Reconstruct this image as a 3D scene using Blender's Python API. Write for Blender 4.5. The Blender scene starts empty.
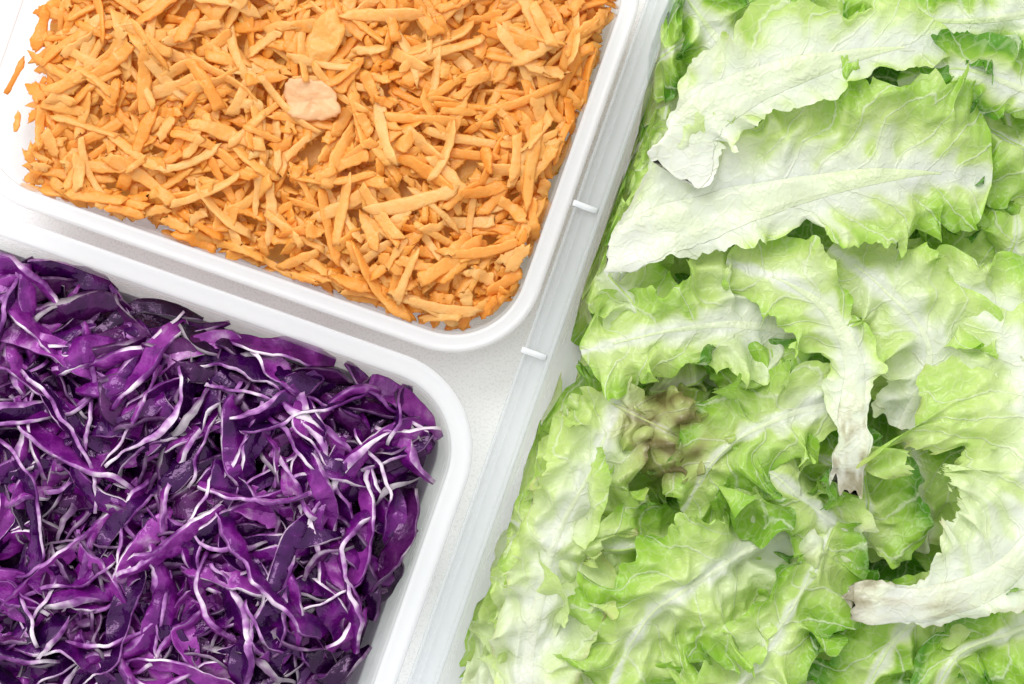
import bpy, math, random
import numpy as np
from mathutils import Vector, noise
random.seed(7); np.random.seed(7)
S = 0.00025            # one layout unit = 0.25 mm
RZ = 105               # rim height above the counter
PI = math.pi
C = bpy.context.scene.collection
def W(x, y, z): return Vector(((x-512)*S, (342-y)*S, (z+RZ)*S))

# ---------------------------------------------------------------- materials
def new_mat(name):
    m = bpy.data.materials.new(name); m.use_nodes = True
    nt = m.node_tree; nt.nodes.clear()
    out = nt.nodes.new('ShaderNodeOutputMaterial')
    return m, nt, out
def N(nt, t):
    return nt.nodes.new(t)
def L(nt, a, b): nt.links.new(a, b)
def tex_obj(nt):
    return N(nt, 'ShaderNodeNewGeometry').outputs['Position']
def noise_n(nt, vec, scale, detail=3, rough=.5):
    n = N(nt, 'ShaderNodeTexNoise'); n.inputs['Scale'].default_value = scale
    n.inputs['Detail'].default_value = detail; n.inputs['Roughness'].default_value = rough
    if vec is not None: L(nt, vec, n.inputs['Vector'])
    return n.outputs['Fac']
def ramp(nt, fac, stops):
    r = N(nt, 'ShaderNodeValToRGB'); e = r.color_ramp.elements
    while len(e) < len(stops): e.new(.5)
    for i, (p, c) in enumerate(stops):
        e[i].position = p; e[i].color = (*c, 1) if len(c) == 3 else c
    L(nt, fac, r.inputs[0]); return r.outputs[0]
def mixc(nt, f, a, b):
    m = N(nt, 'ShaderNodeMix'); m.data_type = 'RGBA'
    if isinstance(f, (int, float)): m.inputs[0].default_value = f
    else: L(nt, f, m.inputs[0])
    for i, v in ((6, a), (7, b)):
        if isinstance(v, tuple): m.inputs[i].default_value = (*v, 1)
        else: L(nt, v, m.inputs[i])
    return m.outputs[2]
def math_n(nt, op, a, b=None, clamp=False):
    m = N(nt, 'ShaderNodeMath'); m.operation = op; m.use_clamp = clamp
    for i, v in ((0, a), (1, b)):
        if v is None: continue
        if isinstance(v, (int, float)): m.inputs[i].default_value = v
        else: L(nt, v, m.inputs[i])
    return m.outputs[0]
def bump(nt, h, strength, dist, prev=None):
    b = N(nt, 'ShaderNodeBump'); b.inputs['Strength'].default_value = strength
    b.inputs['Distance'].default_value = dist; L(nt, h, b.inputs['Height'])
    if prev is not None: L(nt, prev, b.inputs['Normal'])
    return b.outputs[0]

def plastic(name, clear, col, rough):
    m, nt, out = new_mat(name)
    p = N(nt, 'ShaderNodeBsdfPrincipled'); p.inputs['Base Color'].default_value = (*col, 1)
    v = tex_obj(nt); nz = noise_n(nt, v, 60, 2)
    L(nt, ramp(nt, nz, [(.3, (max(.05, rough-.07),)*3), (.7, (rough+.1,)*3)]), p.inputs['Roughness'])
    tl = N(nt, 'ShaderNodeBsdfTranslucent'); tl.inputs[0].default_value = (*col, 1)
    mx0 = N(nt, 'ShaderNodeMixShader'); mx0.inputs[0].default_value = .4
    L(nt, p.outputs[0], mx0.inputs[1]); L(nt, tl.outputs[0], mx0.inputs[2])
    tr = N(nt, 'ShaderNodeBsdfTransparent'); tr.inputs[0].default_value = (.985, .99, .995, 1)
    mx = N(nt, 'ShaderNodeMixShader'); mx.inputs[0].default_value = clear
    L(nt, mx0.outputs[0], mx.inputs[1]); L(nt, tr.outputs[0], mx.inputs[2]); L(nt, mx.outputs[0], out.inputs[0])
    return m
M_RIM = plastic('milky_plastic', .42, (.92, .925, .935), .15)
M_WALL = plastic('clear_plastic', .62, (.93, .94, .955), .15)
M_RIM2 = plastic('frosted_plastic', .66, (.78, .81, .84), .07)
M_BEAD = plastic('bead_plastic', .1, (.95, .96, .97), .1)

def counter_mat():
    m, nt, out = new_mat('speckled_quartz')
    p = N(nt, 'ShaderNodeBsdfPrincipled'); v = tex_obj(nt)
    a = ramp(nt, noise_n(nt, v, 1500, 3, .7), [(.34, (.82, .82, .81)), (.5, (.96, .96, .96)), (.66, (.98, .98, .98))])
    L(nt, a, p.inputs['Base Color']); p.inputs['Roughness'].default_value = .35
    L(nt, p.outputs[0], out.inputs[0]); return m
M_COUNTER = counter_mat()

def carrot_mat(name, dark, mid, light):
    m, nt, out = new_mat(name)
    p = N(nt, 'ShaderNodeBsdfPrincipled'); v = tex_obj(nt)
    geo = N(nt, 'ShaderNodeNewGeometry'); oi = N(nt, 'ShaderNodeObjectInfo')
    r = math_n(nt, 'FRACT', math_n(nt, 'ADD', geo.outputs['Random Per Island'], oi.outputs['Random']))
    n1 = noise_n(nt, v, 450, 4, .65)
    f = math_n(nt, 'ADD', math_n(nt, 'MULTIPLY', r, .45), math_n(nt, 'MULTIPLY', n1, .55))
    col = ramp(nt, f, [(.15, dark), (.48, mid), (.85, light)])
    L(nt, col, p.inputs['Base Color']); p.inputs['Roughness'].default_value = .24
    p.inputs['Specular IOR Level'].default_value = .65
    L(nt, bump(nt, n1, .7, .0009), p.inputs['Normal'])
    t = N(nt, 'ShaderNodeBsdfTranslucent'); L(nt, col, t.inputs[0])
    mx = N(nt, 'ShaderNodeMixShader'); mx.inputs[0].default_value = .45
    L(nt, p.outputs[0], mx.inputs[1]); L(nt, t.outputs[0], mx.inputs[2]); L(nt, mx.outputs[0], out.inputs[0]); return m
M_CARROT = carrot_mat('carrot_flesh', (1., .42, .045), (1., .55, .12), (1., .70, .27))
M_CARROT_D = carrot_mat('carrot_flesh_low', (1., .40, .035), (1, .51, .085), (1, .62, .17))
M_PEEL = carrot_mat('pale_carrot', (1., .58, .24), (1, .66, .34), (1, .75, .45))

def cab_skin(name, k):
    m, nt, out = new_mat(name)
    p = N(nt, 'ShaderNodeBsdfPrincipled'); v = tex_obj(nt)
    geo = N(nt, 'ShaderNodeNewGeometry'); oi = N(nt, 'ShaderNodeObjectInfo')
    r = math_n(nt, 'FRACT', math_n(nt, 'ADD', geo.outputs['Random Per Island'], oi.outputs['Random']))
    n1 = noise_n(nt, v, 170, 4, .55)
    f = math_n(nt, 'ADD', math_n(nt, 'MULTIPLY', r, .46), math_n(nt, 'MULTIPLY', n1, .62))
    col = ramp(nt, f, [(.24, (.009*k, .0006*k, .020*k)), (.46, (.036*k, .0015*k, .060*k)), (.62, (.125*k, .005*k, .150*k)), (.76, (.28*k, .04*k, .30*k)), (.92, (.60*k, .40*k, .60*k))])
    L(nt, col, p.inputs['Base Color']); p.inputs['Roughness'].default_value = .2
    p.inputs['Specular IOR Level'].default_value = .6
    p.inputs['Specular Tint'].default_value = (.93, .58, 1, 1)
    L(nt, bump(nt, n1, .6, .0018), p.inputs['Normal'])
    L(nt, p.outputs[0], out.inputs[0]); return m
def cab_cut(name, k):
    m, nt, out = new_mat(name)
    p = N(nt, 'ShaderNodeBsdfPrincipled'); v = tex_obj(nt)
    col = ramp(nt, noise_n(nt, v, 90, 3, .6), [(.41, (.12*k, .010*k, .15*k)), (.50, (.36*k, .13*k, .40*k)), (.62, (.84*k, .72*k, .81*k))])
    L(nt, col, p.inputs['Base Color']); p.inputs['Roughness'].default_value = .4
    L(nt, p.outputs[0], out.inputs[0]); return m
M_SKIN, M_CUT = cab_skin('purple_skin', 1), cab_cut('cabbage_cut', 1)
M_SKIN_SHADE, M_CUT_SHADE = cab_skin('purple_skin_shaded', .3), cab_cut('cabbage_cut_shaded', .4)  # shade between the lower shreds painted in as darker copies of both materials

def leaf_mat():
    m, nt, out = new_mat('lettuce_blade')
    v = tex_obj(nt)
    at = N(nt, 'ShaderNodeAttribute'); at.attribute_name = 'tone'
    ab = N(nt, 'ShaderNodeAttribute'); ab.attribute_name = 'brown'
    aq = N(nt, 'ShaderNodeAttribute'); aq.attribute_name = 'veinq'
    nz = noise_n(nt, v, 85, 4, .58)
    tone = math_n(nt, 'ADD', at.outputs['Fac'], math_n(nt, 'MULTIPLY', math_n(nt, 'SUBTRACT', nz, .5), .36))
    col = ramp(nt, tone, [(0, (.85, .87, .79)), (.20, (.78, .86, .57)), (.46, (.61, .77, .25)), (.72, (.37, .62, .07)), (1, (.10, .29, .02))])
    q = math_n(nt, 'ADD', aq.outputs['Fac'], math_n(nt, 'MULTIPLY', nz, .8))
    pp = math_n(nt, 'PINGPONG', q, .5)
    vein = ramp(nt, pp, [(0, (1, 1, 1)), (.02, (.8, .8, .8)), (.05, (0, 0, 0))])
    vo = N(nt, 'ShaderNodeTexVoronoi'); vo.feature = 'DISTANCE_TO_EDGE'; vo.inputs['Scale'].default_value = 290
    dv = N(nt, 'ShaderNodeVectorMath'); dv.operation = 'ADD'; L(nt, v, dv.inputs[0])
    cmb = N(nt, 'ShaderNodeCombineXYZ'); s_ = math_n(nt, 'MULTIPLY', nz, .012); L(nt, s_, cmb.inputs[0]); L(nt, s_, cmb.inputs[1])
    L(nt, cmb.outputs[0], dv.inputs[1]); L(nt, dv.outputs[0], vo.inputs['Vector'])
    net = ramp(nt, vo.outputs['Distance'], [(0, (1, 1, 1)), (.11, (0, 0, 0))])
    c1 = mixc(nt, math_n(nt, 'MULTIPLY', vein, .55), col, (.86, .90, .70))
    c2 = mixc(nt, math_n(nt, 'MULTIPLY', net, .22), c1, (.85, .90, .60))
    bf = math_n(nt, 'MULTIPLY', math_n(nt, 'MULTIPLY', ab.outputs['Fac'], 1.3), ramp(nt, nz, [(.36, (.35, .35, .35)), (.54, (1, 1, 1))]), True)
    c3 = mixc(nt, bf, c2, mixc(nt, bf, (.56, .44, .22), (.21, .18, .065)))
    p = N(nt, 'ShaderNodeBsdfPrincipled'); L(nt, c3, p.inputs['Base Color'])
    p.inputs['Roughness'].default_value = .27; p.inputs['Specular IOR Level'].default_value = .5
    hgt = math_n(nt, 'ADD', math_n(nt, 'MULTIPLY', net, .07), math_n(nt, 'ADD', math_n(nt, 'MULTIPLY', vein, .16), math_n(nt, 'MULTIPLY', nz, 1.3)))
    b1 = bump(nt, hgt, .48, .0026)
    L(nt, b1, p.inputs['Normal'])
    t = N(nt, 'ShaderNodeBsdfTranslucent'); L(nt, c3, t.inputs[0])
    mx = N(nt, 'ShaderNodeMixShader'); mx.inputs[0].default_value = .38
    L(nt, p.outputs[0], mx.inputs[1]); L(nt, t.outputs[0], mx.inputs[2]); L(nt, mx.outputs[0], out.inputs[0])
    return m
M_LEAF = leaf_mat()

# ---------------------------------------------------------------- object helpers
def link_mesh(name, verts, faces, mats, parent=None, fmat=None, attrs=None, smooth=True, loc=None):
    me = bpy.data.meshes.new(name)
    if loc is not None: verts = [(v[0]-loc[0], v[1]-loc[1], v[2]-loc[2]) for v in verts]
    me.from_pydata([tuple(v) for v in verts], [], faces)
    for m in (mats if isinstance(mats, list) else [mats]): me.materials.append(m)
    if fmat is not None: me.polygons.foreach_set('material_index', fmat)
    me.polygons.foreach_set('use_smooth', [smooth]*len(me.polygons))
    if attrs:
        for k, a in attrs.items():
            at = me.attributes.new(k, 'FLOAT', 'POINT'); at.data.foreach_set('value', a)
    me.update()
    o = bpy.data.objects.new(name, me); C.objects.link(o)
    if loc is not None: o.location = loc
    if parent: o.parent = parent
    return o
def tag(o, label, cat, group=None, kind=None):
    o['label'] = label; o['category'] = cat
    if group: o['group'] = group
    if kind: o['kind'] = kind
    return o
def empty(name, loc):
    o = bpy.data.objects.new(name, None); C.objects.link(o); o.location = loc; o.empty_display_size = .01
    return o

# ---------------------------------------------------------------- counter
cv = [(-1.2, -1.2, 0), (1.2, -1.2, 0), (1.2, 1.2, 0), (-1.2, 1.2, 0)]
o = link_mesh('countertop', cv, [(0, 1, 2, 3)], M_COUNTER, smooth=False)
tag(o, 'white speckled stone countertop under the three containers', 'countertop', kind='structure')

# ---------------------------------------------------------------- containers
TH = math.atan(.35)
EX = (math.cos(TH), math.sin(TH)); EY = (math.sin(TH), -math.cos(TH))
class Box:
    def __init__(s, corner, sx, sy, w, h, R):
        s.cx = corner[0] + sx*EX[0]*w/2 + sy*EY[0]*h/2
        s.cy = corner[1] + sx*EX[1]*w/2 + sy*EY[1]*h/2
        s.w, s.h, s.R = w, h, R
    def to(s, a, b): return (s.cx + a*EX[0] + b*EY[0], s.cy + a*EX[1] + b*EY[1])
    def loc(s, x, y):
        dx, dy = x-s.cx, y-s.cy
        return dx*EX[0]+dy*EX[1], dx*EY[0]+dy*EY[1]
    def sd(s, x, y, inset):
        a, b = s.loc(x, y); R = max(s.R-inset, 8)
        qx = abs(a)-(s.w/2-inset)+R; qy = abs(b)-(s.h/2-inset)+R
        return math.hypot(max(qx, 0), max(qy, 0)) + min(max(qx, qy), 0) - R
    def pts(s, inset, n=14):
        R = max(s.R-inset, 8); hw, hh = s.w/2-inset-R, s.h/2-inset-R
        out = []
        for k, (sa, sb) in enumerate(((1, 1), (-1, 1), (-1, -1), (1, -1))):
            for i in range(n+1):
                t = PI/2*(k + i/n)
                out.append(s.to(sa*hw + R*math.cos(t), sb*hh + R*math.sin(t)))
        return out
    def loop(s, inset, z, n=14): return [W(x, y, z) for x, y in s.pts(inset, n)]
    def loft(s, prof, closed=False, cap=False):
        V, F = [], []; m = None
        for ins, z in prof:
            lp = s.loop(ins, z); m = len(lp); V += lp
        k = len(prof)
        for j in range(k if closed else k-1):
            j2 = (j+1) % k
            for i in range(m):
                i2 = (i+1) % m
                F.append((j*m+i, j*m+i2, j2*m+i2, j2*m+i))
        if cap: F.append(tuple(range((k-1)*m, k*m)))
        return V, F
def container(box, label, style, taper=12, sc=1.0):
    x, y = box.cx, box.cy
    e = empty('food_container', W(x, y, -RZ)); base = e.location.copy()
    tag(e, label, 'container')
    D = -RZ + 2
    if style == 'milky':
        rim = [(.6, -9), (0, -8), (0, -3), (.5, -1.2), (1.6, -.2), (3, 0), (4.5, -.3), (6, -.9), (8, -1.3), (11.5, -1.5), (13, -1.2), (14.5, -1.2), (16, -1.6), (17.2, -3.2), (17.5, -8), (16.4, -6.4), (14, -3.6), (6, -3), (2, -3.4), (1.4, -9)]
        rim = [(a*sc, z) for a, z in rim]
        i0 = 16.5*sc
        mat = M_RIM
    else:
        rim = [(1, -16), (0, -15), (0, -2), (1, 0), (3, 0), (3.8, -2), (4.6, -9), (9, -10), (10, -8), (11.5, -8), (12.5, -10), (21, -10), (24, -9), (25, -2), (26, 0), (28.5, -.3), (29.5, -3), (30, -14), (28, -13), (20, -13), (9, -13), (3.5, -11), (2.5, -16)]
        i0 = 29
        mat = M_RIM2
    V, F = box.loft(rim, closed=True)
    link_mesh('rim', V, F, mat, e, loc=base).location = (0, 0, 0)
    prof = [(i0, -7), (i0+1.5, -22), (i0+3.5, -24), (i0+4, -26), (i0+taper*.6, D*.5), (i0+taper-2, D+22), (i0+taper+2, D+10), (i0+taper+10, D+3), (i0+taper+22, D+1)]
    V, F = box.loft(prof, cap=True)
    link_mesh('wall', V, F, M_WALL, e, loc=base).location = (0, 0, 0)
    return e
cb = Box((510, 378), -1, 1, 604, 470, 92)
container(cb, 'milky white plastic container filled with grated carrot, upper left of the three', 'milky', sc=1.05)
pb = Box((500, 388), -1, -1, 640, 520, 100)
container(pb, 'milky white plastic container filled with shredded purple cabbage, lower left of the three', 'milky', sc=1.25)
lb = Box((366, 800), 1, 1, 800, 980, 110)
le = container(lb, 'large clear plastic container heaped with green lettuce leaves, right of the other two', 'clear')
for (ty) in (203, 350):
    x0 = 646-.35*ty
    a0, b0 = lb.loc(x0, ty)
    V, F = [], []
    prof = [(-2, -12), (-2, 1.5), (1, 2.5), (14, -3), (23, -1), (25, -12)]
    for sb in (-3, -2, 2, 3):
        for (da, z) in prof:
            zz = z if abs(sb) < 2.5 else z-1.5
            x, y = lb.to(a0+da, b0+sb); V.append(W(x, y, zz))
    k = len(prof)
    for j in range(3):
        for i in range(k):
            i2 = (i+1) % k; F.append((j*k+i, j*k+i2, (j+1)*k+i2, (j+1)*k+i))
    F.append(tuple(range(k))); F.append(tuple(range(3*k, 4*k)))
    link_mesh('latch_tab', V, F, M_BEAD, le, loc=le.location.copy()).location = (0, 0, 0)

# ---------------------------------------------------------------- height field for piling
class Field:
    def __init__(s, x0, y0, x1, y1, fn, step=3):
        s.x0, s.y0, s.st = x0, y0, step
        s.nx, s.ny = int((x1-x0)/step)+1, int((y1-y0)/step)+1
        s.h = np.zeros((s.ny, s.nx))
        for j in range(s.ny):
            for i in range(s.nx): s.h[j, i] = fn(x0+i*step, y0+j*step)
    def ij(s, x, y):
        return (min(max(int(round((y-s.y0)/s.st)), 0), s.ny-1), min(max(int(round((x-s.x0)/s.st)), 0), s.nx-1))
    def get(s, x, y): return s.h[s.ij(x, y)]
    def put(s, x, y, z):
        k = s.ij(x, y)
        if z > s.h[k]: s.h[k] = z

def sections_mesh(rings, fm=None):
    V, F, FM = [], [], []
    k = len(rings[0])
    for r in rings: V += r
    for j in range(len(rings)-1):
        for i in range(k):
            i2 = (i+1) % k
            F.append((j*k+i, j*k+i2, (j+1)*k+i2, (j+1)*k+i)); FM.append(fm[i] if fm else 0)
    F.append(tuple(reversed(range(k)))); F.append(tuple(range((len(rings)-1)*k, len(rings)*k)))
    FM += [1 if fm else 0]*2
    return V, F, FM

def rest_line(zs, ss, pct, follow, maxt):
    A = np.polyfit(ss, zs, 1); b = max(-maxt, min(maxt, A[0]))
    res = zs - b*ss; a = np.percentile(res, pct)
    sm = np.convolve(np.pad(res-a, 2, mode='edge'), np.ones(5)/5, 'valid')
    return a + b*ss + sm*follow

def carrot(field, box, x, y, ang, Ln, Wd, T, ins=30):
    n = 15
    ss = np.linspace(-Ln/2, Ln/2, n)
    k = random.uniform(-1, 1)*.005; k3 = random.uniform(-1, 1)*4e-5
    ca, sa = math.cos(ang), math.sin(ang)
    pts = []
    for s in ss:
        o_ = k*s*s + k3*s**3
        pts.append((x+ca*s-sa*o_, y+sa*s+ca*o_))
    for p in (pts[0], pts[-1], pts[n//2]):
        e_ = 9*noise.noise(Vector((p[0]/28, p[1]/28, 4)))
        if box.sd(p[0], p[1], ins) > -1 or (ins > 0 and p[0] < 20+1.6*e_+max(0, 60-p[1])*.2): return None
    zs = np.array([max(field.get(px+sa*q, py-ca*q) for q in (-Wd*.35, 0, Wd*.35)) for px, py in pts])
    zc = rest_line(zs, ss, 40, .7, .45)
    roll = random.gauss(0, .3); rv = random.uniform(-.6, .6)
    rings = []
    sd = random.uniform(0, 99)
    tipa, tipb = random.choice((.35, .7, .95)), random.choice((.3, .6, .95))
    bend = random.uniform(-1, 1)*.003
    grv = random.uniform(.5, 1.05)
    for i, s in enumerate(ss):
        u = i/(n-1)
        px, py = pts[i]
        w = Wd/2*(1+.38*noise.noise(Vector((u*3.5, sd, 0))))
        e = min(1, u/.14 + tipa, (1-u)/.18 + tipb); w *= max(.2, min(1, e))
        t = T/2*(1+.3*noise.noise(Vector((u*4, sd, 5))))*max(.5, min(1, (min(u, 1-u)/.08)+.55))
        r = roll + rv*(u-.5)*2
        cr, sr = math.cos(r), math.sin(r)
        zz = zc[i] + T*.5 + bend*s*s
        ring = []
        jw = [1+.34*noise.noise(Vector((u*11, sd+q*3.3, 2))) for q in (1, 2)]
        for (a, b) in ((-1, -.3), (-1, .3), (-.72, .88), (0, grv), (.72, .88), (1, .3), (1, -.3), (.7, -1), (-.7, -1)):
            lw = a*w*(jw[0] if a < 0 else jw[1]); lt = b*t*(1+.35*noise.noise(Vector((u*9, a*2, sd))))
            d, hz = lw*cr - lt*sr, lw*sr + lt*cr
            ring.append(W(px - sa*d, py + ca*d, zz + hz))
        rings.append(ring)
        for q in (-.8, -.3, .3, .8):
            field.put(px-sa*q*w, py+ca*q*w, zz + q*w*math.sin(r) + T*.15)
    for idx, sgn in ((0, 1), (-1, -1)):
        sl = random.uniform(-.8, .8)
        nr = []
        for v, (a) in zip(rings[idx], (-1, -1, -.8, 0, .8, 1, 1, .75, -.75)):
            dd = sl*a*Wd/2 + random.uniform(-1.6, 1.6)
            nr.append(v + Vector((ca*dd, -sa*dd, 0))*S)
        rings[idx] = nr
    V, F, _ = sections_mesh(rings)
    return V, F

def carrot_fn(x, y):
    d = -cb.sd(x, y, 20)
    e = min(1, max(0, x-15)/60)
    return -44 + 18*min(1, max(0, d)/60)*1 + 6*e + 11*noise.noise(Vector((x/75, y/75, 3)))
cf = Field(-120, -120, 640, 400, carrot_fn)
def heap_core(box, fn, ins, zoff, depth=220, xmin=None, bumpy=3):
    V, F = [], []; m = None; k = 0
    for d in range(0, depth, 9):
        P = box.pts(ins+d, 20)
        sub = []
        for i in range(len(P)):
            p, q = P[i], P[(i+1) % len(P)]
            nseg = 40 if (i+1) % 21 == 0 else 1
            for t in range(nseg): sub.append((p[0]+(q[0]-p[0])*t/nseg, p[1]+(q[1]-p[1])*t/nseg))
        if xmin is not None: sub = [(max(a, xmin+8*noise.noise(Vector((0, b/20, 1)))), b) for a, b in sub]
        m = len(sub); k += 1
        V += [W(a, b, max(-RZ+4, fn(a, b)+zoff+bumpy*noise.noise(Vector((a/12, b/12, 1)))-(30 if d == 0 else 12 if d < 20 else 0))) for a, b in sub]
    for j in range(k-1):
        for i in range(m):
            i2 = (i+1) % m; F.append((j*m+i, j*m+i2, (j+1)*m+i2, (j+1)*m+i))
    F.append(tuple(range((k-1)*m, k*m)))
    return V, F
def carrot_angle(x, y):
    return random.choice((random.gauss(.75, .6), random.gauss(-.5, .6), random.uniform(0, PI)))
SV, SF = heap_core(cb, carrot_fn, 32, -7, 190, 40)
cnt = 0
while cnt < 1150:
    if cnt > 1000:
        dx, dy = random.choice(((1, 0), (0, 1)))
        if dx: x, y = cb.to(cb.w/2-random.uniform(26, 45), random.uniform(-cb.h/2, cb.h/2))
        else: x, y = cb.to(random.uniform(-cb.w/2, cb.w/2), -cb.h/2+random.uniform(26, 45))
        a_ = random.choice((TH, TH+PI/2)) + random.gauss(0, .5)
    else:
        x, y = random.uniform(10, 640), random.uniform(-90, 380); a_ = carrot_angle(x, y)
    r = carrot(cf, cb, x, y, a_, random.uniform(18, 66), random.uniform(7, 12), random.uniform(2.8, 4.6), 19)
    if r is None:
        if cnt > 1000 and random.random() < .3: cnt += 1
        continue
    b = len(SV); SV += r[0]; SF += [tuple(i+b for i in f) for f in r[1]]; cnt += 1
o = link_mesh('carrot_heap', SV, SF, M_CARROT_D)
tag(o, 'dense lower mass of grated carrot filling the upper left container', 'grated carrot', kind='stuff')
cnt = 0; tries = 0
while cnt < 297 and tries < 9000:
    tries += 1
    x, y = random.uniform(16, 625), random.uniform(-15, 360)
    Ln = random.choice((random.uniform(16, 42), random.uniform(40, 70), random.uniform(55, 95)))
    r = carrot(cf, cb, x, y, carrot_angle(x, y), Ln, random.uniform(7, 14), random.uniform(2.6, 4.6), 18)
    if r is None: continue
    c = sum(r[0], Vector())/len(r[0])
    o = link_mesh('carrot_shred', r[0], r[1], M_CARROT, loc=c)
    tag(o, 'orange carrot shred lying loose on top of the grated carrot heap', 'carrot shred', 'carrot shreds on the heap in the upper left container')
    cnt += 1
def slice_piece(x, y, z, rx, ry, ang, T, sd, tilt, label, mat, name='carrot_slice'):
    V, F = [], []; n, m = 48, 10
    def P(r, t, top):
        k = 1+.34*noise.noise(Vector((math.cos(t)*1.1, math.sin(t)*1.1, sd))) + .12*r*noise.noise(Vector((math.cos(t)*6, math.sin(t)*6, sd)))
        a, b = rx*r*k*math.cos(t), ry*r*k*math.sin(t)
        zz = z + tilt[0]*a + tilt[1]*b + 9*noise.noise(Vector((a/22, b/22, sd))) + 2*noise.noise(Vector((a/6, b/6, sd))) + (T/2*(1-r**6)**.5 if top else -T/2)
        return W(x+a*math.cos(ang)-b*math.sin(ang), y+a*math.sin(ang)+b*math.cos(ang), zz)
    V.append(P(0, 0, True))
    for j in range(1, m+1):
        for i in range(n): V.append(P(j/m, 2*PI*i/n, True))
    for i in range(n): V.append(P(.96, 2*PI*i/n, False))
    for i in range(n): F.append((0, 1+(i+1) % n, 1+i))
    for j in range(m):
        for i in range(n):
            i2 = (i+1) % n; F.append((1+j*n+i, 1+j*n+i2, 1+(j+1)*n+i2, 1+(j+1)*n+i))
    F.append(tuple(1+m*n+i for i in range(n)))
    c = W(x, y, z)
    return tag(link_mesh(name, V, F, mat, loc=c), label, 'carrot slice')
def top(x, y): return np.percentile([cf.get(x+a, y+b) for a in (-14, -6, 6, 14) for b in (-14, -6, 6, 14)], 70)
slice_piece(311, 100, top(311, 100)+5, 31, 21, .3, 4, 21.3, (.12, -.1), 'flat pale peach carrot slice on top of the grated carrot, the palest piece', M_PEEL)
slice_piece(322, 42, top(322, 42)+2, 36, 18, -1.1, 7, 34.1, (.15, .3), 'thick wide orange carrot chunk above the pale peach slice', M_CARROT)
for (x, y, a, ln, lab) in ((8, 72, -1.1, 40, 'lone carrot shred stuck on the left wall of the carrot container'), (10, 118, -1.4, 20, 'tiny carrot shred below the lone one on the left container wall'), (26, 186, .2, 26, 'short carrot shred stuck near the lower left corner of its container')):
    f2 = Field(x-80, y-80, x+80, y+80, lambda p, q: -34)
    r = carrot(f2, cb, x, y, a, ln, 6, 3, -40)
    if r:
        c = sum(r[0], Vector())/len(r[0])
        tag(link_mesh('carrot_shred', r[0], r[1], M_CARROT, loc=c), lab, 'carrot shred')

# ---------------------------------------------------------------- cabbage
def cab_fn(x, y):
    d = -pb.sd(x, y, 24)
    return -78 + 18*min(1, max(0, d)/90) + 20*noise.noise(Vector((x/65, y/65, 8)))
pf = Field(-180, 180, 520, 780, cab_fn)
def cabbage(field, x, y, ang, Ln, Wd, T, ins, loose=1.0):
    n = max(16, int(Ln/4.5)); ds = Ln/(n-1)
    k0, k1 = random.gauss(0, .006), random.uniform(.002, .013)
    f1, p1 = random.uniform(.6, 1.5), random.uniform(0, 6.28)
    pts, angs = [], []
    px, py, a = 0., 0., ang
    sd = random.uniform(0, 99)
    for i in range(n):
        pts.append((px, py)); angs.append(a)
        u = i/(n-1)
        a += (k0 + k1*math.sin(f1*u*6.28+p1) + .03*noise.noise(Vector((u*Ln/22, sd, 31))))*ds
        px += math.cos(a)*ds; py += math.sin(a)*ds
    mx, my = sum(p[0] for p in pts)/n, sum(p[1] for p in pts)/n
    pts = [(p[0]-mx+x, p[1]-my+y) for p in pts]
    for p in pts[::3]+[pts[-1]]:
        if pb.sd(p[0], p[1], ins) > -2: return None
    phi0 = random.choice((-1, 1))*random.choice((random.gauss(.35, .2), random.gauss(.65, .2), random.gauss(1.05, .2)))
    phi1, pf1, pp1 = random.uniform(.2, .7), random.uniform(.3, 1.1), random.uniform(0, 6.28)
    zs = np.array([field.get(*p) for p in pts]); ss = np.arange(n)*ds
    zc = rest_line(zs, ss, 42, .5, .5)
    arch = random.uniform(-6, 16)*loose
    rings = []
    ta, tb = random.uniform(.1, .8), random.uniform(.05, .5)
    thick = random.random() < .25
    for i in range(n):
        u = i/(n-1); a = angs[i]; ca, sa = math.cos(a), math.sin(a)
        phi = phi0 + phi1*math.sin(6.28*pf1*u+pp1) + .5*noise.noise(Vector((u*Ln/26, sd, 17))); cp, sp = math.cos(phi), math.sin(phi)
        e = max(.15, min(1, u/.25+ta, (1-u)/.3+tb))
        w = Wd/2*e*(1+.35*noise.noise(Vector((u*3., sd, 0))))
        t = T/2*(1+.5*noise.noise(Vector((u*5, sd, 7))))
        if thick: t *= 1+1.3*math.exp(-((u-.5)/.2)**2)
        zz = zc[i] + abs(sp)*w*.7 + 2 + arch*math.sin(PI*u) + 6*noise.noise(Vector((u*Ln/20, sd, 3)))
        cup = .35*math.sin(sd) + .6*noise.noise(Vector((u*Ln/30, sd, 11)))
        ring = []
        for (q, h) in ((-1, -.9), (-1, .9), (-.9, 1), (-.3, 1), (.3, 1), (.9, 1), (1, .9), (1, -.9), (.9, -1), (.3, -1), (-.3, -1), (-.9, -1)):
            lw = q*w*(1+.12*noise.noise(Vector((u*Ln/12, sd, q)))); lt = h*t + cup*w*(q*q-.5) + 1.8*noise.noise(Vector((u*Ln/9, q*1.5, sd)))
            d, hz = lw*cp - lt*sp, lw*sp + lt*cp
            ring.append(W(pts[i][0]-sa*d, pts[i][1]+ca*d, zz+hz))
        rings.append(ring)
        for q in (-.8, 0, .8):
            d, hz = q*w*cp, q*w*sp
            field.put(pts[i][0]-sa*d, pts[i][1]+ca*d, zz+hz*.5)
    fm = [1, 0, 0, 0, 0, 0, 1, 0, 0, 0, 0, 0]
    return sections_mesh(rings, fm)
SV, SF = heap_core(pb, cab_fn, 38, -24, 200, None, 6); FM = [0]*len(SF)
cnt = 0
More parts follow.
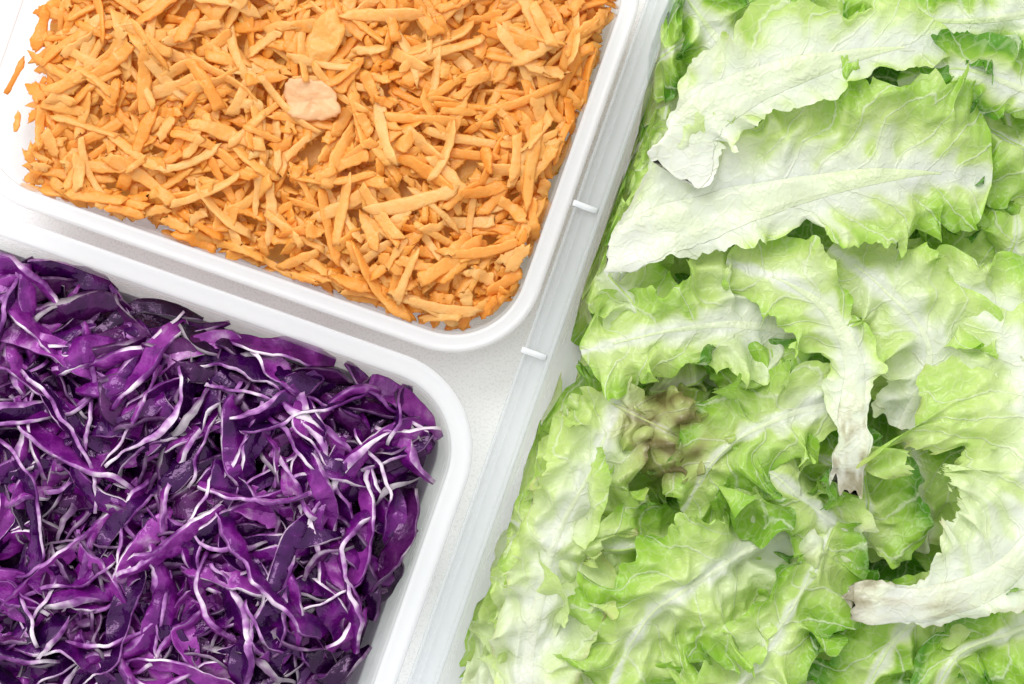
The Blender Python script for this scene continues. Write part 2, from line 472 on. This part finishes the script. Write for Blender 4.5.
while cnt < 270:
    x, y = random.uniform(-70, 470), random.uniform(240, 740)
    r = cabbage(pf, x, y, random.uniform(0, PI*2), random.uniform(60, 140), random.uniform(15, 27), random.uniform(3, 5), 32)
    if r is None: continue
    b = len(SV); SV += r[0]; SF += [tuple(i+b for i in f) for f in r[1]]; FM += r[2]; cnt += 1
o = link_mesh('cabbage_heap', SV, SF, [M_SKIN_SHADE, M_CUT_SHADE], fmat=FM)
tag(o, 'dense lower mass of shredded purple cabbage filling the lower left container', 'shredded cabbage', kind='stuff')
cnt = 0; tries = 0
while cnt < 240 and tries < 9000:
    tries += 1
    x, y = random.uniform(-30, 470), random.uniform(250, 715)
    r = cabbage(pf, x, y, random.uniform(0, PI*2), random.uniform(60, 175), random.uniform(16, 31), random.uniform(3.2, 5.2), 27)
    if r is None: continue
    c = sum(r[0], Vector())/len(r[0])
    o = link_mesh('cabbage_shred', r[0], r[1], [M_SKIN, M_CUT], fmat=r[2], loc=c)
    tag(o, 'curled glossy purple cabbage shred with pale cut edges on top of the cabbage heap', 'cabbage shred', 'cabbage shreds on the heap in the lower left container')
    cnt += 1

# ---------------------------------------------------------------- lettuce
def spline(pts, u):
    n = len(pts)-1; t = u*n; i = min(int(t), n-1); f = t-i
    g = lambda k: np.array(pts[min(max(k, 0), n)], float)
    p0, p1, p2, p3 = g(i-1), g(i), g(i+1), g(i+2)
    if i == 0: p0 = 2*p1-p2
    if i+2 > n: p3 = 2*p2-p1
    return .5*((2*p1)+(-p0+p2)*f+(2*p0-5*p1+4*p2-p3)*f*f+(-p0+3*p1-3*p2+p3)*f**3)
def nv(x, y, z): return noise.noise(Vector((x, y, z)))
LIM = -lb.w/2 + 37
def confine(p):
    x, y = p.x+512, 342-p.y
    a, b = lb.loc(x, y)
    lim = LIM - max(0, min(16, (100-y)*.18))
    if a < lim+26:
        a2 = lim + 26*math.exp((a-lim-26)/26)
        x, y = lb.to(a2, b); return Vector((x-512, 342-y, p.z-.25*max(0, a2-a)))
    return p
def leaf(label, path, wl, wr, ruf=14, green=.5, roll=0, cup=(.6, .6), seed=0, brown=0, tipbrown=0, ribw=12, lam=70, crum=13, white=30, ribbrown=.12, group=None, NU=120, NV=80, warp=14, fine=1.0, holes=()):
    Ls = [spline(path, k/60) for k in range(61)]
    Ln = sum(np.linalg.norm(Ls[k+1]-Ls[k]) for k in range(60))
    def frame(u):
        c = spline(path, u); d = spline(path, min(1, u+.01)) - spline(path, max(0, u-.01))
        T = Vector((d[0], -d[1], d[2])).normalized()
        Sd = T.cross(Vector((0, 0, 1))).normalized()
        Nn = Sd.cross(T).normalized()
        ro = math.radians(roll)
        S2 = Sd*math.cos(ro) + Nn*math.sin(ro); N2 = S2.cross(T).normalized()
        return Vector((c[0]-512, 342-c[1], c[2])), T, S2, N2
    def wid(u, side):
        ws = wr if side > 0 else wl
        w = np.interp(u, np.linspace(0, 1, len(ws)), ws)
        e = 1-max(0, (u-.8)/.2)**2.2
        return max(w*math.sqrt(max(e, 0.02)), 1.0)
    def pos(u, v, fr):
        c, T, Sd, Nn = fr
        a = abs(v); side = 1 if v >= 0 else -1
        w = wid(u, side); arc = u*Ln
        n1 = nv(arc/85, side*3.1, seed*1.7)
        ph = 6.283*arc/lam + 6*n1 + side*1.3 + seed
        env = min(1, w/45)*min(1, u*3.5)
        am = 1.25*ruf*a**1.7*env*(.9+1.1*nv(arc/60, side*7, seed))
        dN = am*(math.sin(ph)+.4*math.sin(2.37*ph+1+2*n1))
        dT = am*.95*math.cos(ph+.4)
        ff = 6.283*arc/(lam*.33)+6*nv(arc/30, side, seed+9)
        dN += ruf*.34*a**4*env*math.sin(ff); dT += ruf*.27*a**4*env*math.cos(ff)
        we = min(1, .25+u*5)
        wm = 1+we*a**2*(.55*nv(arc/55, side*5, seed+3)+.30*nv(arc/18, side*5, seed+2)+.14*nv(arc/6, side*5, seed+4))
        cu = cup[1] if side > 0 else cup[0]
        cu = cu + .5*nv(arc/90, side*2, seed+6)
        if abs(cu) < .02: cu = .02
        th = cu*a
        lat = w*wm*math.sin(th)/cu; up = w*wm*(1-math.cos(th))/cu
        p = c + Sd*(side*lat) + T*dT
        k = min(1, a*w/max(12, white*.8)); k = k*k*(3-2*k)*.88+.12
        q = (arc - a*w*.9)/38 + .5*nv(p.x/50, p.y/50, seed+8)
        r1 = nv(p.x/68, p.y/68, seed*2.3); r2 = nv(p.x/40, p.y/40, seed*3.3); r3 = nv(p.x/20, p.y/20, seed*4.3); r4 = nv(p.x/11, p.y/11, seed*5.3)
        cr = crum*(1.45*r1 + .85*(.3-math.sqrt(r2*r2+.0025)*2.2) + .42*fine*(.25-math.sqrt(r3*r3+.003)*1.6))
        cr = cr*(.25+.75*k)
        cr += k*1.6*math.cos(6.283*q)*min(1, w/40)
        cr += 1.1*fine*k*r4
        p = p + Vector((nv(p.x/48, p.y/48, seed+40), nv(p.x/48, p.y/48, seed+50), 0))*warp*k
        p = p + T*(max(0, 1-u*14)*(20*nv(v*2.6, seed, 9)+6*a*a))
        return confine(p + Nn*(up + dN + cr)), q, a, side
    V, F, tone, br, vq, XY = [], [], [], [], [], []
    fr_ = [frame(i/NU) for i in range(NU+1)]
    for i in range(NU+1):
        u = i/NU
        for j in range(NV+1):
            v = -1+2*j/NV
            p, q, a, side = pos(u, v, fr_[i])
            V.append(Vector((p.x, p.y, p.z+RZ))*S); XY.append((p.x+512, 342-p.y))
            w = wid(u, side)
            t = green*(.35+.45*min(1, u*1.5)) + green*.7*(a**1.3)*min(1, .25+u*1.6)
            dist = a*w; wh = white*(1.12-u)*(1+.8*math.cos(6.283*q)*.4+.6*nv(p.x/22, p.y/22, seed+60))
            fade = min(1, max(0, dist/max(wh, 1))); fade = fade**2
            t *= .06+.94*fade
            t += .26*nv(p.x/50, p.y/50, seed+20)*fade
            tone.append(min(1, max(0, t)))
            b = brown*(.75+.7*nv(p.x/30, p.y/30, seed+5))
            b += tipbrown*max(0, (a-.86)/.14)*max(0, .4+nv(p.x/25, p.y/25, 4)*1.5)
            b += min(.55, ribbrown*1.2*max(0, 1-u/.16)*max(0, .6+nv(p.x/9, p.y/9, seed)*1.6))
            b += 1.15*max(0, 1-math.hypot(p.x+512-668, 342-p.y-432)/72)*max(0, .42+1.3*nv(p.x/20, p.y/20, 77))
            br.append(min(1, max(0, b))); vq.append(q)
    m = NV+1
    for i in range(NU):
        for j in range(NV):
            k = i*m+j; x, y = XY[k]
            if any(math.hypot(x-hx, (y-hy)*.8) < hr*(1+.8*nv(x/14, y/14, 5)+.25*nv(x/6, y/6, 5)) for hx, hy, hr in holes): continue
            F.append((k, k+1, (i+1)*m+j+1, (i+1)*m+j))
    c0 = fr_[0][0]; base = Vector((c0.x*S, c0.y*S, (c0.z+RZ)*S))
    e = empty('lettuce_leaf', base); tag(e, label, 'lettuce leaf', group)
    link_mesh('blade', V, F, M_LEAF, e, attrs={'tone': tone, 'brown': br, 'veinq': vq}, loc=base).location = (0, 0, 0)
    V, F, tone, br = [], [], [], []
    K = 14; NR = 60
    for i in range(NR+1):
        u = .85*i/NR
        fr = frame(u); rw = max(1.0, ribw*(1-u/.85)**.9)*(1-.2*max(0, 1-i/3))
        h = min(rw*.17, 2.4)
        for k in range(2*K):
            t = math.cos(PI*k/K); up = math.sin(PI*k/K)
            side = 1 if t >= 0 else -1
            ww = wid(u, side); v = max(-1, min(1, t*rw/ww))
            ex = t*max(0, rw-ww)
            ridge = 1+.6*nv(t*4, u*2, seed)
            upf = (up*abs(up))*(1 if up > 0 else .6)
            p = pos(u, v, fr)[0] + fr[3]*(h*upf*ridge+.25) + fr[2]*ex
            V.append(Vector((p.x, p.y, p.z+RZ))*S)
            tone.append(min(1, max(0, u*.3*green*2 + (.3 if white < 12 else 0)))); br.append(min(.6, max(0, brown + ribbrown*.75*max(0, 1-u/.07) + ribbrown*1.1*max(0, 1-u/.35)*max(0, .1+1.5*nv(t*3, u*20, seed)))))
    m = 2*K
    for i in range(NR):
        for k in range(m): F.append((i*m+k, i*m+(k+1) % m, (i+1)*m+(k+1) % m, (i+1)*m+k))
    F.append(tuple(range(m))); F.append(tuple(reversed(range(NR*m, NR*m+m))))
    link_mesh('midrib', V, F, M_LEAF, e, attrs={'tone': tone, 'brown': br, 'veinq': [.5]*len(V)}, loc=base).location = (0, 0, 0)
    return e

low = [  # most lower leaves toned deeper green, putting the shade of gaps into colour
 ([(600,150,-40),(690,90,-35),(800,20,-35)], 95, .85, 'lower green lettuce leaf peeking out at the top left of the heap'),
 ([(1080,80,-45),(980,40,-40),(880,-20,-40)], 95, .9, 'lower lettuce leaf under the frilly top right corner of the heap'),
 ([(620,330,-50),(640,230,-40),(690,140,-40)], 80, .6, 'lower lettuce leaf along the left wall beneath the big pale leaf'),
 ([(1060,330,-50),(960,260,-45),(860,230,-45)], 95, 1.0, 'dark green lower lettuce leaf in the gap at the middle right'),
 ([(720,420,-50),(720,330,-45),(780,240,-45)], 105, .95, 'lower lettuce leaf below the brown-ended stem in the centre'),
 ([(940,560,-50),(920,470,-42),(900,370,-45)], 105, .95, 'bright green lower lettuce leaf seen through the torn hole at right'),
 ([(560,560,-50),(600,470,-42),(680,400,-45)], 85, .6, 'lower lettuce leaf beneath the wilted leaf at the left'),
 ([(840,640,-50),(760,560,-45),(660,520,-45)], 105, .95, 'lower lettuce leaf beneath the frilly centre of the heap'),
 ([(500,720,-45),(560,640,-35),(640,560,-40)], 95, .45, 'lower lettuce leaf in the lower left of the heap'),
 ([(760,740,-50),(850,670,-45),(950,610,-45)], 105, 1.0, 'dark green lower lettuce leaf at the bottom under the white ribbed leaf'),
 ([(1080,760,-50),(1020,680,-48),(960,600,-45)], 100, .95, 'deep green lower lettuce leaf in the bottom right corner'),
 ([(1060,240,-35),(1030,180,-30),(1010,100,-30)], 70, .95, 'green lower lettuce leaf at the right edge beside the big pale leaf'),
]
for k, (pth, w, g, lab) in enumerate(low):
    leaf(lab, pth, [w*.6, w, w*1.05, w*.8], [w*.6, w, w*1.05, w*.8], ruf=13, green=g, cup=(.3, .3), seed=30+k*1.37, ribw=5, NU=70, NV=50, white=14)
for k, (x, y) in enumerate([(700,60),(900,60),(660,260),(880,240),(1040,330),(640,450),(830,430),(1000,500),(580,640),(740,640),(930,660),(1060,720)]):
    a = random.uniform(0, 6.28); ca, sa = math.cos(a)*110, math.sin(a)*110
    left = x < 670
    leaf('pale green lettuce leaf lying deep at the left wall of the lettuce container' if left else 'deep green lettuce leaf at the very bottom of the lettuce heap', [(x-ca, y-sa, -64-k % 3*6), (x, y, -60-k % 3*6), (x+ca, y+sa, -66-k % 3*6)], [70,120,130,90], [70,120,130,90], ruf=9, green=.5 if left else .95, cup=(.15,.15), seed=70+k*2.1, ribw=4, NU=44, NV=36, white=8, crum=9, group='pale green leaves deep along the left wall' if left else 'deep green leaves at the bottom of the lettuce heap')  # bottom leaves away from the wall coloured greener to paint in gap shade

torn = [(675,35,.8,.3),(760,30,.7,1.9),(850,15,.6,2.7),(960,110,.75,.6),(1010,150,.8,2.4),(650,150,.5,1.2),(620,300,.45,2.1),(700,370,.6,.4),(760,360,.85,1.5),
        (880,380,.45,2.2),(950,270,.6,.2),(1010,230,.6,1.3),(560,480,.4,1.3),(595,420,.45,.4),(690,440,.65,2.0),(740,520,.65,.9),(820,470,.7,2.5),(860,500,.8,1.4),
        (520,590,.35,1.8),(550,550,.4,2.6),(640,540,.55,.2),(700,600,.6,1.6),(780,640,.7,.4),(840,610,.75,1.9),(880,670,.8,2.9),(620,670,.55,1.0),(960,640,.75,.1),(1000,590,.6,2.2),(510,660,.35,1.1),(1010,420,.4,1.7)]
for k, (x, y, g, a) in enumerate(torn):
    hl = random.uniform(42, 66); ca, sa = math.cos(a)*hl, -math.sin(a)*hl
    z = random.uniform(-18, 4); ww = random.uniform(36, 54)
    leaf('small crumpled torn lettuce piece wedged between larger leaves', [(x-ca, y-sa, z-14), (x-ca*.2-sa*.2, y-sa*.2+ca*.2, z+6), (x+ca, y+sa, z-16)], [ww*.7, ww, ww*1.1, ww*.8], [ww*.7, ww*1.1, ww, ww*.8], ruf=random.uniform(8, 14), green=g, cup=(random.uniform(-.5, .9), random.uniform(-.5, .9)), seed=110+k*3.1, ribw=2.5, lam=random.uniform(50, 85), crum=17, NU=64, NV=52, white=10, roll=random.uniform(-18, 18), group='small torn lettuce pieces in the lettuce heap')

leaf('frilly lime lettuce leaf at the top left edge of the heap', [(740,70,0),(700,20,12),(660,-40,0)], [20,40,50,30], [20,45,55,40], 13, .8, 0, (.5,.5), 1.1, ribw=5, lam=60)
leaf('pale green frilly lettuce leaf at the top middle of the heap', [(880,60,0),(800,20,8),(740,-30,0)], [30,50,55,40], [30,50,55,40], 13, .65, 0, (.5,.5), 2.2, ribw=6, lam=65)
leaf('bright lime lettuce leaf in the top right corner', [(1100,-10,10),(1010,20,22),(920,20,18),(850,-20,0)], [30,50,60,50], [30,50,50,40], 11, .75, 5, (.5,.6), 3.4, ribw=6, lam=80)
leaf('smooth lime lettuce leaf at the right edge below the top right corner', [(1080,120,15),(1010,90,30),(950,72,30),(895,85,12)], [20,35,40,30], [20,38,42,30], 8, .78, 0, (-.6,.9), 4.8, ribw=5, crum=8)
leaf('yellow green lettuce leaf hugging the left container wall near the top', [(705,100,-15),(663,170,-5),(632,240,-10),(605,320,-20)], [20,38,35,25], [20,38,42,30], 12, .5, 0, (.5,.5), 5.5, ribw=6, lam=60)
leaf('large pale lettuce leaf with wide white base pointing left', [(598,254,20),(700,220,34),(800,192,40),(900,176,36),(990,178,14)], [26,80,108,98,75], [26,32,52,74,66], 8, .48, 0, (.25,.3), 6.1, ribw=30, crum=11, ribbrown=.02, white=95, lam=110, NU=150, NV=110, fine=.9)
leaf('white ribbed lettuce leaf curving to upper right above the largest pale leaf', [(672,178,50),(694,126,60),(768,84,64),(860,60,56),(950,45,30)], [20,34,52,66,50], [34,42,34,26,24], 8, .4, 0, (.4,.25), 7.7, ribw=34, crum=8, ribbrown=.02, white=90, lam=100, NU=140, NV=90, fine=.9)
leaf('pale lime lettuce leaf pointing left in the middle with torn tip', [(800,330,0),(720,325,16),(650,335,20),(580,352,2)], [30,58,52,32], [30,58,52,34], 12, .5, 0, (.3,.4), 8.3, ribw=5, lam=75, crum=14, fine=1.2)
leaf('yellow green pale lettuce leaf right of the brown-ended stem', [(900,430,5),(925,350,18),(880,290,20),(830,245,-5)], [30,50,60,50], [30,60,60,40], 12, .42, 0, (.5,.5), 9.2, ribw=5, lam=80)
leaf('pale lettuce leaf with long stem browned at its cut end in the centre', [(838,488,38),(846,425,46),(848,370,44),(828,318,40),(782,284,36),(725,262,14)], [17,15,28,58,68,56], [17,15,25,32,40,38], 9, .42, 0, (.2,.3), 10.4, ribw=17, crum=9, ribbrown=1.1, white=34, warp=6, lam=85, fine=.9)
leaf('tiny yellow green inner lettuce leaf in the centre gap', [(735,395,4),(765,362,12),(805,345,4)], [14,22,17], [14,22,17], 11, .75, 0, (.6,.6), 11.4, ribw=2, lam=30, white=6)
leaf('wilted olive brown lettuce leaf at the left of the centre', [(600,398,12),(655,425,26),(716,458,14)], [28,38,34], [28,38,34], 14, .5, 0, (.5,.5), 12.1, brown=.4, ribw=1.5, lam=45, white=5, crum=26, fine=1.6)
leaf('very frilly bright lime lettuce leaf in the centre', [(860,400,8),(780,415,28),(720,450,34),(680,510,12)], [25,50,62,48], [25,45,45,35], 16, .62, 0, (.5,.5), 13.9, ribw=4, lam=62, white=16)
leaf('lime lettuce leaf below the very frilly centre leaf', [(860,540,6),(800,500,24),(760,470,24),(710,500,4)], [25,45,55,40], [25,45,50,35], 14, .6, 0, (.4,.4), 14.3, ribw=3, lam=66, white=12)
leaf('pale wilted lettuce leaf standing along the left container wall', [(520,740,-5),(532,635,12),(556,540,18),(592,465,16),(625,385,0)], [35,45,45,48,32], [30,58,70,58,34], 12, .36, 0, (.4,.4), 15.2, brown=.03, tipbrown=.5, ribw=8, lam=75, white=36, fine=1.4, crum=18)
leaf('broad ruffled green lettuce leaf at the bottom centre', [(810,520,6),(725,560,32),(650,610,36),(600,700,10)], [40,75,90,64], [35,65,76,54], 12, .52, 0, (.25,.25), 16.6, ribw=5, lam=85, white=20, crum=19, fine=1.2)
leaf('upright lime lettuce leaf at the bottom between two ruffled leaves', [(700,740,6),(755,655,32),(800,585,34),(835,520,8)], [25,48,54,42], [25,48,54,42], 14, .62, 0, (.5,.5), 17.5, ribw=3, lam=66, white=12)
leaf('green lettuce leaf at the bottom below the white stemmed leaf', [(960,590,-5),(890,640,16),(850,730,4)], [30,55,50], [30,55,50], 12, .75, 0, (.4,.4), 18.8, ribw=4, white=16, lam=75)
leaf('green lettuce leaf in the bottom right corner', [(1100,600,10),(1020,625,30),(950,655,30),(910,740,6)], [30,60,65,50], [25,45,45,40], 11, .75, 0, (.4,.4), 19.3, ribw=5, white=18, lam=80)
leaf('pale lime lettuce leaf in the middle of the right side', [(1090,360,14),(1010,320,26),(950,295,28),(890,330,4)], [25,48,54,44], [25,48,54,44], 11, .45, 0, (.4,.4), 21.9, ribw=5, lam=85)
leaf('largest white lettuce leaf at the right with browned stem end and a torn hole', [(842,596,44),(925,596,56),(1000,560,60),(1044,480,52),(1025,380,46),(955,285,20)], [13,32,90,140,128,90], [18,22,28,40,50,50], 9, .38, 0, (.12,.15), 20.5, ribw=22, crum=10, tipbrown=.4, ribbrown=.6, white=80, warp=6, NU=160, NV=110, fine=.9, lam=100, holes=((915,478,22),(930,500,14)))

# ---------------------------------------------------------------- light, world, camera
wd = bpy.data.worlds.new('World'); bpy.context.scene.world = wd; wd.use_nodes = True
nt = wd.node_tree; bg = nt.nodes['Background']; bg.inputs[1].default_value = 1.1
tc = N(nt, 'ShaderNodeTexCoord'); sx = N(nt, 'ShaderNodeSeparateXYZ'); L(nt, tc.outputs['Generated'], sx.inputs[0])
g = math_n(nt, 'ADD', math_n(nt, 'MULTIPLY', sx.outputs['Y'], .35), math_n(nt, 'MULTIPLY', sx.outputs['X'], -.15))
L(nt, ramp(nt, math_n(nt, 'ADD', g, .5), [(.1, (.66, .67, .69)), (.5, (.95, .965, .98)), (.85, (1.22, 1.23, 1.23))]), bg.inputs[0])
def area(loc, size, power, col, target=(0, 0, .04)):
    l = bpy.data.lights.new('window_light', 'AREA'); l.shape = 'RECTANGLE'; l.size = size[0]; l.size_y = size[1]
    l.energy = power; l.color = col
    o = bpy.data.objects.new('window_light', l); C.objects.link(o); o.location = loc
    o.rotation_euler = (Vector(target)-Vector(loc)).to_track_quat('-Z', 'Y').to_euler()
    return o
area((-.3, .75, 1.05), (.9, .7), 12.5, (1, .985, .96))
cam = bpy.data.cameras.new('camera'); co = bpy.data.objects.new('camera', cam); C.objects.link(co)
co.location = (0, 0, RZ*S+.55); co.rotation_euler = (0, 0, 0)
cam.sensor_width = 36; cam.lens = 36*.55/.256; cam.clip_end = 50; cam.clip_start = .01
bpy.context.scene.camera = co
vs = bpy.context.scene.view_settings; vs.view_transform = 'Standard'; vs.look = 'None'; vs.exposure = 0
